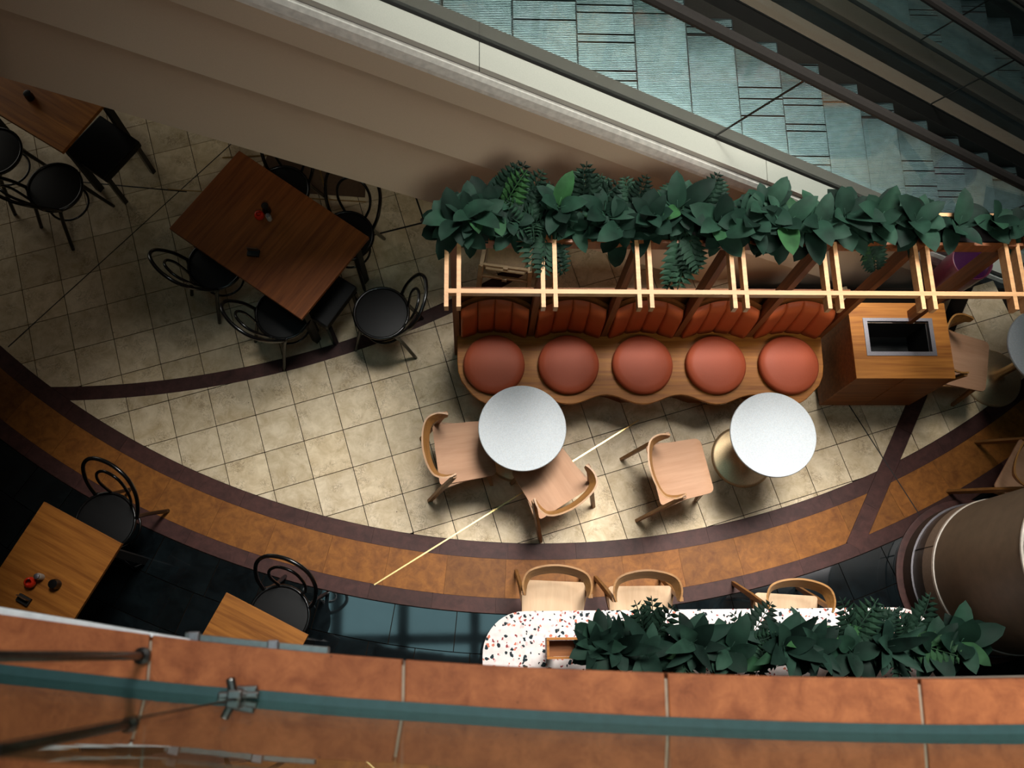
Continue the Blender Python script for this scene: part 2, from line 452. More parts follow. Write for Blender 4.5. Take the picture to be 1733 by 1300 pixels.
for q, (ra, rb_) in enumerate(((R3+.003, 7.20), (7.20, 7.50), (7.50, 7.84), (7.84, 8.2))):
    ring('slate_slab', ra, rb_, 'slate_stone', .46/7.1, .03+q*.031, D(-140+q*2), D(-52), gap=.006, jitter=.3)
# thin second arc band
a = D(-103)
for k in range(24):
    a0 = D(-101)+k*.075; a1 = a0+.0748
    pts = [B2C+Vector((math.cos(t), math.sin(t)))*B2R1 for t in [a0+(a1-a0)*h/5 for h in range(6)]]
    pts += [B2C+Vector((math.cos(t), math.sin(t)))*B2R0 for t in [a1+(a0-a1)*h/5 for h in range(6)]]
    p = clip(pts, lambda q: in_main(q), 3)
    if p: slab('arc_band_slab', p, 'maroon_stone', floor)
L = (RB_B-RB_A).length
for k in range(4):
    p, q = RB_A+rb_d*(L*k/4-.0), RB_A+rb_d*(L*(k+1)/4-.001); nn = rb_n*RBH
    slab('cross_band_slab', [p-nn, q-nn, q+nn, p+nn], 'maroon_stone', floor, .0006)
# brass strip and movement joints
def strip(name, a, b, wd, mat, z=.0012):
    bb = MB(); d = Vector((b[0]-a[0], b[1]-a[1])).normalized(); n = Vector((-d.y, d.x))*wd/2; a = Vector(a); b = Vector(b)
    bb.prism([a-n, b-n, b+n, a+n], -.004, z); return bb.build(name, mat, floor)
strip('brass_strip', (-.691, .494), (1.30, 1.72), .010, 'brass', .002)
strip('movement_joint', (-3.53, 2.30), (-1.95, 4.11), .007, 'rubber')
strip('movement_joint', (2.955, 1.86), (3.50, .80), .008, 'rubber')
strip('movement_joint', (-3.4, 3.735), (-2.3, 3.635), .010, 'rubber')
strip('brass_strip', (-2.45, 3.655), (-.85, 3.56), .009, 'brass', .002)
# brown inspection plate with brass frame in the floor behind the dark table
b = MB(); b.prism([(-1.75, 3.66), (-.86, 3.60), (-.86, 4.25), (-1.6, 4.3)], -.004, .0035); b.build('inspection_plate', 'plate_brown', floor)
strip('brass_strip', (-1.14, 3.50), (-1.28, 4.0), .014, 'brass', .005)
strip('brass_strip', (-2.04, 3.95), (-1.35, 4.0), .010, 'brass', .005)
strip('hatch_edge', (-.819, 3.253), (-.36, 3.385), .014, 'rubber', .002)
strip('hatch_edge', (-.369, 3.373), (-.45, 3.62), .014, 'rubber', .002)
b = MB(); b.lathe([(0, .002), (.017, .002), (.017, .006), (.010, .009), (0, .009)], (-.392, 3.40, 0), 14); b.build('hatch_knob', 'steel_dark', floor, True)

# ------------------------------------------------------------------ upper storey: slabs round the void, roof beams
b = MB(); b.prism([(-12, -12), (12, -12), (12, 4.3), (3.35, 4.3), (3.35, -.62), (-1.9, -.4), (-1.9, 9), (-12, 9)], 4.25, 4.66)  # unseen from the camera; right part added and shaped to shade the floor
tag(b.build('ceiling', 'ceiling_paint'), 'plain painted slab of the upper floor around the open atrium, right part added for shade', 'ceiling', kind='structure')
b = MB()
for x in (-2.6, -1.3, 0.1, 1.6): b.box((x, 1.0, 11.8), (.20, 5.2, .30))
for y in (.3, 1.5): b.box((-.6, y, 11.8), (5.0, .20, .30))
tag(b.build('trim_1', 'rubber'), 'dark steel bars of the roof skylight above the atrium', 'beam', kind='structure')
b = MB(); b.prism([(-2, 2.84), (14, 2.84), (14, 12), (-2, 12)], -4.9, -4.8)
tag(b.build('floor_lower', 'screed'), 'dark floor of the storey below the escalators', 'floor', kind='structure')

# ------------------------------------------------------------------ escalators
SL = .2449/.4
def ez(x): return 2.405-SL*(x-.243)
# shared step meshes (origin at the nosing end, tread runs to -x)
TW = .94
b = MB(); b.extr([(-.402, 0, -.012), (0, 0, -.012), (0, 0, -.05), (-.025, 0, -.26), (-.40, 0, -.26)], (0, 0, 0), (0, TW, 0)); proto_step = b.build('step', 'tread_base')
pitch = .0116; n = int(TW/pitch); CLEATS = []
for var in range(4):
    b = MB()
    for k in range(n):
        if random.random() < .035: continue
        y = .006+k*pitch; wd = .0054
        b.extr([(-.398, y, -.013), (-.398, y, .0), (-.012, y, .0), (-.004, y, -.006), (-.004, y, -.05), (-.012, y, -.05), (-.014, y, -.013)], (0, 0, 0), (0, wd, 0))
    CLEATS.append(b.build('tread_cleats', 'tread_metal'))
b = MB()
for k in range(n):
    y = .006+k*pitch
    b.box((-.018, y+.0028, -.16), (.012, .0056, .20))
proto_riser = b.build('riser_cleats', 'riser_metal')
def escalator(y0, label, x0, x1, far_visible=True):
    e = thing('escalator', label, 'escalator', (0, 0, 0), group='pair of escalators')
    def run(name, prof, mat, a=x0, c=x1, **kw):
        """prof: list of (Y, offset above the nosing line), swept along the incline"""
        bb = MB(); bb.extr([(a, y0+Y, ez(a)+o) for Y, o in prof], (a, 0, ez(a)), (c, 0, ez(c)))
        return bb.build(name, mat, e, **kw)
    k0 = math.ceil((x0-.243)/.4); k1 = math.floor((x1-.243)/.4)
    for k in range(k0, k1+1):
        x = .243+.4*k; z = 2.405-.2449*k
        s = link_mesh('step', proto_step.data, e, Matrix.Translation((x, y0+3.33, z)))
        link_mesh('tread_cleats', CLEATS[k % 4].data, s); link_mesh('riser_cleats', proto_riser.data, s)
    run('skirt', [(3.30, .02), (3.327, .02), (3.327, -.3), (3.30, -.3)], 'skirt_metal')
    run('inner_deck', [(3.215, .055), (3.325, .022), (3.325, .008), (3.215, .03)], 'skirt_metal')
    run('glass_channel', [(3.185, .045), (3.215, .060), (3.215, -.02), (3.185, -.02)], 'rubber')
    run('skirt', [(4.273, .02), (4.30, .02), (4.30, -.3), (4.273, -.3)], 'skirt_metal')
    run('inner_deck', [(4.275, .022), (4.385, .055), (4.385, .03), (4.275, .008)], 'rubber')
    run('glass_channel', [(4.385, .06), (4.402, .06), (4.402, -.02), (4.385, -.02)], 'steel_dark')
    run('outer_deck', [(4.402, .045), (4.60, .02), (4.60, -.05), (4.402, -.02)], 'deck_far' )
    # handrails, rounded top
    for yc in (3.2, 4.4):
        run('handrail', [(yc-.040, .915), (yc-.042, .935), (yc-.030, .955), (yc, .962), (yc+.030, .955), (yc+.042, .935), (yc+.040, .915), (yc+.02, .905), (yc-.02, .905)], 'rubber_handrail', smooth=False)
        # glass panels, cut square to the incline
        u = Vector((1, 0, -SL)).normalized(); nn = Vector((SL, 0, 1)).normalized()
        P0 = Vector((1.581, y0+yc, ez(1.581)+.05)); pw = 2.68
        h = .86*nn.z
        for q in range(-4, 4):
            a_ = P0+u*(pw*q+.004); c_ = P0+u*(pw*(q+1)-.004)
            if a_.x < x0-.6 or c_.x > x1+1.2: continue
            bb = MB(); bb.extr([a_+Vector((0, -.005, 0)), c_+Vector((0, -.005, 0)), c_+nn*h+Vector((0, -.005, 0)), a_+nn*h+Vector((0, -.005, 0))], (0, 0, 0), (0, .01, 0))
            bb.build('glass_panel', 'glass', e)
            bb = MB(); g0 = c_+u*.004; bb.bar(g0, g0+nn*h, .007, .011, (0, 1, 0)); bb.build('glass_joint', 'rubber', e)
    return e, run
e1, run = escalator(0, 'nearer escalator with glass sides, sloping past the planted pergola', -3.9, 6.2)
# outer deck in sheets, moulding and lapped cladding on the near side
cuts = [-3.9, -2.2, .05, 2.0, 4.0, 6.2]
for a, c in zip(cuts, cuts[1:]):
    run('outer_deck', [(3.035, .030), (3.185, .040), (3.185, -.02), (3.035, -.02)], 'deck_metal', a, c-.004)
run('deck_reveal', [(3.02, -.03), (3.05, .0), (3.10, -.06), (3.05, -.12)], 'rubber')
run('edge_moulding', [(3.03, -.012), (3.012, -.016), (2.996, -.045), (2.985, -.10), (2.985, -.135), (3.06, -.135)], 'moulding', smooth=False)
run('cladding_panel', [(2.995, -.135), (2.965, -.305), (2.985, -.32), (3.07, -.32), (3.07, -.135)], 'cladding')
run('cladding_panel', [(2.972, -.307), (2.986, -.36), (2.992, -.42), (2.988, -.52), (2.966, -.66), (2.92, -.805), (2.94, -.82), (3.07, -.82), (3.07, -.305)], 'cladding', smooth='auto')
run('cladding_panel', [(2.927, -.807), (2.944, -.87), (2.952, -.94), (2.948, -1.06), (2.922, -1.22), (2.87, -1.395), (2.89, -1.41), (3.05, -1.41), (3.05, -.80)], 'cladding', smooth='auto')
run('truss_underside', [(2.90, -1.40), (4.58, -1.40), (4.58, -.06), (4.50, -.06), (4.50, -1.30), (2.95, -1.30)], 'cladding')
e2, run2 = escalator(1.83, 'farther escalator in shadow behind the nearer one', -3.9, 7.4)
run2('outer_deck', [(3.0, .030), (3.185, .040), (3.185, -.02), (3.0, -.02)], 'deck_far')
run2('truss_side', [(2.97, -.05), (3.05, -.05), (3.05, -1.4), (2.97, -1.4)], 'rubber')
for o in [proto_step, proto_riser]+CLEATS: bpy.data.objects.remove(o)

# ------------------------------------------------------------------ stone column
CC = Vector((3.76, .49, 0))
col = thing('column', 'thick round concrete column with pale ring mouldings beside the bar table', 'column', CC, kind='structure')
def ringpart(name, prof, mat): return MB().lathe(prof, (0, 0, 0), 72).build(name, mat, col, 'auto')
ringpart('base_ring', [(.40, .0), (.600, .0), (.600, .016), (.58, .02), (.40, .02)], 'maroon_stone')
ringpart('skirting', [(.5, .02), (.552, .02), (.552, .145), (.5, .15)], 'column_dark')
ringpart('metal_bead', [(.53, .148), (.5535, .149), (.5535, .153), (.53, .154)], 'steel')
ringpart('lower_band', [(.5, .156), (.540, .156), (.540, .30), (.5, .305)], 'column_dark')
ringpart('middle_band', [(.5, .30), (.543, .302), (.543, .44), (.5, .445)], 'column_band')
ringpart('white_ring', [(.5, .445), (.541, .445), (.542, .450), (.540, .456), (.5, .468)], 'white_trim')
ringpart('shaft', [(.45, .46), (.534, .466), (.534, 1.50), (.45, 1.505)], 'column_concrete')
ringpart('white_ring', [(.45, 1.50), (.538, 1.50), (.539, 1.508), (.537, 1.515), (.45, 1.528)], 'white_trim')
ringpart('upper_sleeve', [(.45, 1.52), (.525, 1.525), (.525, 4.24), (.45, 4.25)], 'steel')
for ang in (2.75, 4.6):
    b = MB(); b.box((0, 0, 0), (.004, .004, .28)); o = b.build('band_joint', 'rubber', col); o.location = (.5425*math.cos(ang), .5425*math.sin(ang), .30)

# ------------------------------------------------------------------ bench
SX, PX = .174, .541
def seat_poly(grow=0.0):
    pts = []
    for k in range(0, 61):
        x = -.02+(2.50+.02)*k/60
        y = 1.762-.036*math.cos(2*PI*(x-SX)/PX)
        if x < .15: t = (.15-x)/.17; y = 1.728+.115*t*t
        if x > 2.36: t = (x-2.36)/.14; y = 1.728+.075*t*t
        pts.append(Vector((x, y-grow)))
    left = [(-.093, 2.30), (-.093, 2.05), (-.085, 1.97), (-.062, 1.90)]
    right = [(2.565, 1.87), (2.598, 1.94), (2.612, 2.02), (2.618, 2.30)]
    return [Vector(p) for p in left]+pts+[Vector(p) for p in right]
bench = thing('banquette_bench', 'long teak bench with scalloped front, five round leather pads and channelled backs', 'bench', (1.26, 2.0, 0))
bo = Vector((1.26, 2.0, 0))
def bpart(mb, name, mat, **kw):
    o = mb.build(name, mat, bench, **kw); o.location = -bo; return o
bpart(MB().prism([tuple(p) for p in seat_poly()], .42, .45), 'seat_board', 'teak_bench', bevel=.004)
inner = [(p.x*.97+.04, max(p.y+.11, 1.86) if p.y < 2.2 else p.y) for p in seat_poly()]
bpart(MB().prism(inner, .0, .42), 'plinth', 'teak_side')
bpart(MB().box((1.26, 2.375, .53), (2.71, .022, 1.0)), 'back_panel', 'teak_side')
bpart(MB().box((1.26, 2.36, 1.035), (2.71, .045, .022)), 'back_rail', 'teak_side')
for k in range(5):
    cx = SX+PX*k
    prof = [(0, .448), (.205, .448), (.214, .456), (.222, .478), (.220, .498), (.208, .511), (.17, .519), (.10, .523), (0, .524)]
    c_ = MB().lathe(prof, (0, 0, 0), 48).build('seat_pad', 'leather', bench, True); c_.location = Vector((cx, 2.015, 0))-bo
    b = MB(); b.tube([(.219*math.cos(t*PI/24), .219*math.sin(t*PI/24), .470) for t in range(48)], .004, 6, close=True); b.build('piping', 'leather', c_, True)
    # wooden shell and channelled cushions of the back; plan arc concave to the sitter
    def arc(t, r): return (cx+.246*t, 2.335-.055*t*t*1.0+r)
    b = MB(); n = 16; rows = []
    for i in range(n+1):
        t = -1+2*i/n; x, y = arc(t, .0); h = .935-.055*t*t
        rows.append([(x, y-.012, .45), (x, y+.028, h), (x, y+.046, h), (x, y+.006, .45)])
    vs = [[b.v(p) for p in r] for r in rows]
    for r0_, r1_ in zip(vs, vs[1:]):
        for q in range(4): b.face([r0_[q], r1_[q], r1_[(q+1) % 4], r0_[(q+1) % 4]])
    b.face(vs[0]); b.face(vs[-1][::-1])
    sh = bpart(b, 'back_shell', 'teak_side', smooth=False)
    for ch in range(4):
        t0, t1 = -.97+ch*.485, -.97+(ch+1)*.485-.012
        b = MB(); grid = []
        zs = [(.458, .62), (.47, .92), (.55, 1.0), (.70, 1.0), (.82, .96), (.875, .8), (.905, .35), (.91, 0)]
        for i in range(9):
            s_ = i/8; t = t0+(t1-t0)*s_; bulge = (1-(2*s_-1)**4)**.5
            row = []
            hcap = -.055*t*t
            for z, f_ in zs:
                zz = z+hcap*(z-.45)/.45; back = .028*(zz-.45)/.48
                x, y = arc(t, 0); row.append(b.v((x, y-.012+back-.062*f_*(.80+.20*bulge), zz)))
            grid.append(row)
        for r0_, r1_ in zip(grid, grid[1:]):
            for q in range(len(zs)-1): b.face([r0_[q], r1_[q], r1_[q+1], r0_[q+1]])
        for row, t in ((grid[0], t0), (grid[-1], t1)):
            x, y = arc(t, 0); bb = [b.v((x, y+.01, v_.co.z)) for v_ in row]
            for q in range(len(zs)-1): b.face([row[q], bb[q], bb[q+1], row[q+1]])
        bpart(b, 'back_channel', 'leather_back', smooth=True)

# ------------------------------------------------------------------ pergola with planter trough
PZ = 2.045
perg = thing('pergola_screen', 'slim oak pergola frame with a planter trough standing over the bench', 'pergola', (1.26, 2.27, 0))
po = Vector((1.26, 2.27, 0))
def ppart(mb, name, mat, **kw):
    o = mb.build(name, mat, perg, **kw); o.location = -po; return o
PCS = [-.098+.5415*k for k in range(7)]
xe = PCS[-1]+.06
ppart(MB().box(((PCS[0]-.038+xe)/2, 1.946, PZ-.0217), (xe-PCS[0]+.038, .026, .045)), 'front_bar', 'pergola_oak')
for c in PCS:
    for s in (-1, 1):
        b = MB(); b.box((c+s*.0345, 2.058, PZ-.033), (.024, .412, .066)); o = ppart(b, 'cross_rail', 'pergola_oak')
    ppart(MB().box((c, 2.285, PZ/2), (.042, .085, PZ)), 'post', 'post_oak')
    ppart(MB().box((c, 2.270, PZ+.006), (.048, .06, .008)), 'post_cap', 'post_oak')
ppart(MB().box((1.55, 2.262, 1.990), (3.36, .018, .09)), 'trough_front', 'post_oak')
ppart(MB().box((1.55, 2.445, 1.990), (3.36, .022, .11)), 'trough_back', 'pergola_oak')
ppart(MB().box((1.55, 2.353, 1.940), (3.36, .165, .014)), 'trough_bottom', 'post_oak')
ppart(MB().box((1.55, 2.353, 1.975), (3.34, .16, .06)), 'soil', 'soil')
for x in (-.14, 3.24): ppart(MB().box((x, 2.353, 1.990), (.02, .20, .11)), 'trough_end', 'post_oak')

# ------------------------------------------------------------------ waste station cabinet
cab = thing('waste_station', 'teak cabinet with a steel framed black opening in its top', 'cabinet', (3.055, 2.10, 0))
c0 = Vector((3.055, 2.10, 0))
def cpart(mb, name, mat, **kw):
    o = mb.build(name, mat, cab, **kw); o.location = -c0; return o
X0, X1, Y0, Y1 = 2.703, 3.412, 1.824, 2.39
cpart(MB().box(((X0+X1)/2, (Y0+Y1)/2+.02, .03), (X1-X0-.04, Y1-Y0-.06, .06)), 'kick_base', 'black_matte')
cpart(MB().box((X0+.010, (Y0+Y1)/2, .41), (.020, Y1-Y0, .70)), 'side_panel', 'teak_side')
cpart(MB().box((X1-.010, (Y0+Y1)/2, .41), (.020, Y1-Y0, .70)), 'side_panel', 'teak_side')
xm = (X0+X1)/2
cpart(MB().box(((X0+.02+xm)/2-.001, Y0+.010, .41), (xm-X0-.024, .020, .70)), 'door', 'teak_side')
cpart(MB().box(((X1-.02+xm)/2+.001, Y0+.010, .41), (X1-xm-.024, .020, .70)), 'door', 'teak_side')
fx0, fx1, fy0, fy1 = 2.797, 3.302, 1.990, 2.273
b = MB(); zt0, zt1 = .757, .78
b.box(((X0+fx0)/2, (Y0+Y1)/2, .7685), (fx0-X0, Y1-Y0, .023)); b.box(((X1+fx1)/2, (Y0+Y1)/2, .7685), (X1-fx1, Y1-Y0, .023))
b.box(((fx0+fx1)/2, (Y0+fy0)/2, .7685), (fx1-fx0, fy0-Y0, .023)); b.box(((fx0+fx1)/2, (Y1+fy1)/2, .7685), (fx1-fx0, Y1-fy1, .023))
cpart(b, 'worktop', 'teak_bench')
b = MB(); fw = .03
for (xa, xb, ya, yb) in ((fx0, fx1, fy0, fy0+fw), (fx0, fx1, fy1-fw*.8, fy1), (fx0, fx0+fw, fy0+fw, fy1-fw*.8), (fx1-fw, fx1, fy0+fw, fy1-fw*.8)):
    b.prism([(xa, ya), (xb, ya), (xb, yb), (xa, yb)], .755, .786)
cpart(b, 'steel_frame', 'steel')
b = MB(); b.box((fx0+.0335, (fy0+fy1)/2, .6), (.006, fy1-fy0-.06, .30)); b.box((fx1-.0335, (fy0+fy1)/2, .6), (.006, fy1-fy0-.06, .30))
b.box(((fx0+fx1)/2, fy0+.0335, .6), (fx1-fx0-.07, .006, .30)); b.box(((fx0+fx1)/2, fy1-.028, .6), (fx1-fx0-.07, .006, .30)); b.box(((fx0+fx1)/2, (fy0+fy1)/2, .45), (fx1-fx0-.06, fy1-fy0-.055, .01))
cpart(b, 'waste_chute', 'black_matte')

# ------------------------------------------------------------------ round cafe tables
def cafe_table(loc, label):
    t = thing('cafe_table', label, 'table', loc, group='round white cafe tables')
    MB().lathe([(0, .738), (.294, .738), (.299, .742), (.300, .750), (.299, .757), (.296, .760), (0, .760)], (0, 0, 0), 72).build('table_top', 'speckled_white', t, 'auto')
    MB().lathe([(.06, .730), (.288, .730), (.290, .738), (.06, .738)], (0, 0, 0), 48).build('table_underplate', 'black_matte', t)
    prof = [(.030, .732), (.030, .30), (.032, .18), (.038, .12), (.052, .085), (.08, .060), (.125, .038), (.175, .022), (.215, .012), (.236, .006), (.238, 0), (0, 0)]
    MB().lathe(prof, (0, 0, 0), 72).build('pedestal', 'brass_brushed', t, True)
    return t
cafe_table((.356, 1.475, 0), 'round white speckled cafe table between two oak chairs, before the bench')
cafe_table((2.081, 1.428, 0), 'round white speckled cafe table on a brass trumpet foot, before the cabinet')
cafe_table((4.145, 2.062, 0), 'round white cafe table cut by the right edge, behind the cabinet')

# ------------------------------------------------------------------ oak chairs
def rounded(w0, w1, d0, d1, r, n=6):
    """rounded seat outline, back width w0 at y=d0, front width w1 at y=d1"""
    cs = [(-w1/2, d1), (w1/2, d1), (w0/2, d0), (-w0/2, d0)]; out = []
    for i in range(4):
        p, a, b_ = Vector(cs[i]), Vector(cs[i-1]), Vector(cs[(i+1) % 4])
        u, v_ = (a-p).normalized(), (b_-p).normalized(); rr = r if i < 2 else r*.55
        for k in range(n+1):
            t = k/n; out.append(p+u*rr*(1-t)**2+v_*rr*t*t)
    return out
def oak_chair(label, seat_mat='oak_seat'):
    c = thing('oak_chair', label, 'chair', group='oak cafe chairs')
    # plywood seat, dished a little and curled up at the rear edge
    out = rounded(.435, .40, -.205, .20, .05)
    b = MB(); top = []; bot = []
    cz = lambda x, y: .455-.010*math.exp(-((x/.16)**2+((y+.02)/.14)**2))+(.010*((-y-.12)/.08)**2 if y < -.12 else 0)-(.012*((y-.13)/.07)**2 if y > .13 else 0)
    rings = [[Vector((p.x*s_, p.y*s_)) for p in out] for s_ in (1, .93, .8, .6, .35)]
    vt = [[b.v((p.x, p.y, cz(p.x, p.y))) for p in r] for r in rings]
    vb = [b.v((p.x, p.y, cz(p.x, p.y)-.013)) for p in rings[0]]
    N = len(out)
    for r0_, r1_ in zip(vt, vt[1:]):
        for i in range(N): b.face([r0_[i], r0_[(i+1) % N], r1_[(i+1) % N], r1_[i]])
    ce = b.v((0, 0, cz(0, 0)))
    for i in range(N): b.face([vt[-1][i], vt[-1][(i+1) % N], ce]); b.face([vt[0][i], vb[i], vb[(i+1) % N], vt[0][(i+1) % N]])
    b.face(vb)
    b.build('seat', seat_mat, c, 'auto')
    for s in (-1, 1):
        b = MB(); top = Vector((s*.222, -.098, .735)); ft = Vector((s*.238, -.30, 0))
        d = (ft-top); mid = top+d*.5
        w0, w1 = .026, .040
        q = [(top, w0), (top+d*.42, w1), (ft, .030)]
        prev = None
        for p, wd in q:
            r = [b.v(p+Vector((dx, dy, 0))) for dx, dy in ((-.012, -wd/2), (.012, -wd/2), (.012, wd/2), (-.012, wd/2))]
            if prev:
                for k in range(4): b.face([prev[k], prev[(k+1) % 4], r[(k+1) % 4], r[k]])
            else: b.face(r)
            prev = r
        b.face(prev[::-1]); b.build('rear_leg', 'oak_frame', c, bevel=.002)
        b = MB(); a_, f_ = Vector((s*.165, .135, .447)), Vector((s*.182, .175, 0)); prev = None
        for p, wd in ((a_, .034), (f_, .024)):
            r = [b.v(p+Vector((dx, dy, 0))) for dx, dy in ((-.012, -wd/2), (.012, -wd/2), (.012, wd/2), (-.012, wd/2))]
            if prev:
                for k in range(4): b.face([prev[k], prev[(k+1) % 4], r[(k+1) % 4], r[k]])
            else: b.face(r)
            prev = r
        b.face(prev[::-1]); b.build('front_leg', 'oak_frame', c, bevel=.002)
        MB().bar((s*.232, -.178, .430), (s*.165, .14, .430), .020, .034).build('side_rail', 'oak_frame', c)
    MB().bar((-.165, .13, .430), (.165, .13, .430), .020, .030).build('front_rail', 'oak_frame', c)
    # bent back rail: band of plywood curving round the rear, ends on the rear legs
    pl = catmull([(-.208, -.085), (-.220, -.125), (-.222, -.175), (-.195, -.232), (-.12, -.268), (0, -.284), (.12, -.268), (.195, -.232), (.222, -.175), (.220, -.125), (.208, -.085)], 6) if False else \
         [Vector((p.x, p.y)) for p in catmull([(-.208, -.085, 0), (-.221, -.125, 0), (-.222, -.175, 0), (-.195, -.232, 0), (-.12, -.268, 0), (0, -.284, 0), (.12, -.268, 0), (.195, -.232, 0), (.222, -.175, 0), (.221, -.125, 0), (.208, -.085, 0)], 6)]
    b = MB(); prev = None
    for i, p in enumerate(pl):
        d = (pl[min(i+1, len(pl)-1)]-pl[max(i-1, 0)]).normalized(); nrm = Vector((-d.y, d.x))
        s_ = abs(i/(len(pl)-1)*2-1); zt = .765-.015*s_; zb = zt-.095+.050*s_**2; lean = .034*(1-s_**3)+.004
        if nrm.dot(Vector((0, -.09))-p) < 0: nrm = -nrm
        q = []
        for z, off in ((zb, lean), (zt, 0)):
            base = p+nrm*0
            for th in (-.006, .006): q.append(Vector((p.x+nrm.x*(off+th), p.y+nrm.y*(off+th), z)))
        r = [b.v(q[0]), b.v(q[1]), b.v(q[3]), b.v(q[2])]
        if prev:
            for k in range(4): b.face([prev[k], prev[(k+1) % 4], r[(k+1) % 4], r[k]])
        else: b.face(r)
        prev = r
    b.face(prev[::-1]); b.build('back_rail', 'oak_rail', c, 'auto')
    return c
c1 = oak_chair('oak chair left of the first round table, backrest to the left')
def put(o, x, y, deg): o.location = (x, y, 0); o.rotation_euler = (0, 0, D(deg-90)); return o
put(c1, -.036, 1.380, 8)
def another(x, y, deg, label): return put(dup(c1, (0, 0, 0), 0, label), x, y, deg)
another(.560, 1.180, 122.5, 'oak chair tucked at an angle under the first round table, on the brass line')
another(1.494, 1.240, 11.4, 'oak chair standing free between the two round tables')
another(3.665, 2.06, -14, 'oak chair beside the cabinet, facing the table at the right edge')
c7 = another(4.04, 1.17, -36, 'oak chair half hidden behind the thick column')
c4 = put(oak_chair('pale oak chair at the rounded left end of the terrazzo table', 'oak_pale'), .560, .270, -93)
def pale(x, y, deg, label): return put(dup(c4, (0, 0, 0), 0, label), x, y, deg)
pale(1.158, .232, -90, 'pale oak chair second along the terrazzo table, partly behind leaves')
pale(2.152, .168, -94, 'pale oak chair farthest along the terrazzo table, nearest the column')

# ------------------------------------------------------------------ terrazzo table with planter
TZ = .74
tt = thing('terrazzo_table', 'long terrazzo bar table with a rounded end and coloured stone chips', 'table', (1.6, -.08, 0))
def stadium(x0, x1, y0, y1, r, n=12):
    out = []
    for cx, cy, a0 in ((x0+r, y0+r, PI), (x1-r, y0+r, 1.5*PI), (x1-r, y1-r, 0), (x0+r, y1-r, .5*PI)):
        for k in range(n+1): t = a0+.5*PI*k/n; out.append((cx+r*math.cos(t), cy+r*math.sin(t)))
    return out
def tpart(mb, name, mat, **kw):
    o = mb.build(name, mat, tt, **kw); o.location = (-1.6, .08, 0); return o
tpart(MB().prism(stadium(.082, 3.06, -.43, .266, .27), TZ-.03, TZ), 'table_top', 'terrazzo')
for x in (.62, 2.55):
    tpart(MB().box((x, -.08, .355), (.07, .40, .71)), 'trestle', 'teak_side')
    tpart(MB().box((x, -.08, .015), (.12, .50, .03)), 'foot', 'teak_side')
pl2 = thing('table_planter', 'narrow wooden planter trough raised over the terrazzo table', 'planter', (1.74, .03, TZ))
def qpart(mb, name, mat): o = mb.build(name, mat, pl2); o.location = (-1.74, -.03, -TZ); return o
QX0, QX1, QY0, QY1, QZ = .450, 3.02, -.030, .092, 1.25
for y in (QY0+.007, QY1-.007): qpart(MB().box(((QX0+QX1)/2, y, QZ-.06), (QX1-QX0, .014, .12)), 'trough_side', 'teak_bench')
for x in (QX0+.007, QX1-.007): qpart(MB().box((x, (QY0+QY1)/2, QZ-.06), (.014, QY1-QY0-.03, .12)), 'trough_end', 'teak_bench')
qpart(MB().box(((QX0+QX1)/2, (QY0+QY1)/2, QZ-.115), (QX1-QX0-.03, QY1-QY0-.03, .01)), 'trough_bottom', 'teak_side')
qpart(MB().box(((QX0+QX1)/2+.06, (QY0+QY1)/2, QZ-.06), (QX1-QX0-.22, QY1-QY0-.03, .08)), 'soil', 'soil')
for x in (QX0+.06, (QX0+QX1)/2, QX1-.06): qpart(MB().box((x, (QY0+QY1)/2, (TZ+QZ-.12)/2+.0), (.05, .05, QZ-.12-TZ)), 'support_post', 'teak_bench')

# ------------------------------------------------------------------ black bentwood chairs
def bentwood(label):
    c = thing('bentwood_chair', label, 'chair', group='black bentwood chairs')
    MB().lathe([(0, .452), (.175, .452), (.198, .448), (.204, .440), (.202, .425), (.18, .42), (0, .42)], (0, 0, 0), 40).build('seat', 'black_seat', c, 'auto')
    b = MB(); b.tube([(.198*math.cos(t*PI/20), .198*math.sin(t*PI/20), .448) for t in range(40)], .012, 8, close=True); b.build('seat_rim', 'black_wood', c, True)
    for s in (-1, 1):
        b = MB(); b.tube(catmull([(s*.11, .13, .43), (s*.135, .165, .25), (s*.17, .215, 0)], 5), [.016]*6+[.014]*4+[.012], 8); b.build('front_leg', 'black_wood', c, True)
        b = MB(); b.tube(catmull([(s*.165, -.125, .45), (s*.15, -.165, .30), (s*.165, -.255, 0)], 5), .0145, 8); b.build('rear_leg', 'black_wood', c, True)
    b = MB(); b.tube(catmull([(-.165, -.12, .44), (-.205, -.175, .60), (-.205, -.26, .78), (-.135, -.325, .885), (0, -.35, .915), (.135, -.325, .885), (.205, -.26, .78), (.205, -.175, .60), (.165, -.12, .44)], 6), .0135, 8); b.build('back_hoop', 'black_wood', c, True)
    b = MB(); b.tube(catmull([(-.08, -.185, .45), (-.125, -.21, .60), (-.122, -.25, .72), (-.07, -.285, .795), (0, -.295, .815), (.07, -.285, .795), (.122, -.25, .72), (.125, -.21, .60), (.08, -.185, .45)], 6), .0105, 8); b.build('inner_hoop', 'black_wood', c, True)
    b = MB(); b.tube([(.150*math.cos(t*PI/16), .150*math.sin(t*PI/16), .20) for t in range(32)], .009, 6, close=True); b.build('leg_ring', 'black_wood', c, True)
    return c
bw = bentwood('black bentwood chair standing apart by the dark arc, right of the dark table'); put(bw, -.652, 2.420, 172)
def bent(x, y, deg, label): return put(dup(bw, (0, 0, 0), 0, label), x, y, deg)
bent(-1.365, 2.415, 45, 'black bentwood chair at the lower corner of the dark table')
bent(-1.885, 2.80, 45, 'black bentwood chair at the left side of the dark table')
bent(-.93, 3.04, 252, 'black bentwood chair behind the dark table, right one, under the escalator')
bent(-1.43, 3.42, 252, 'black bentwood chair behind the dark table, left one, under the escalator')
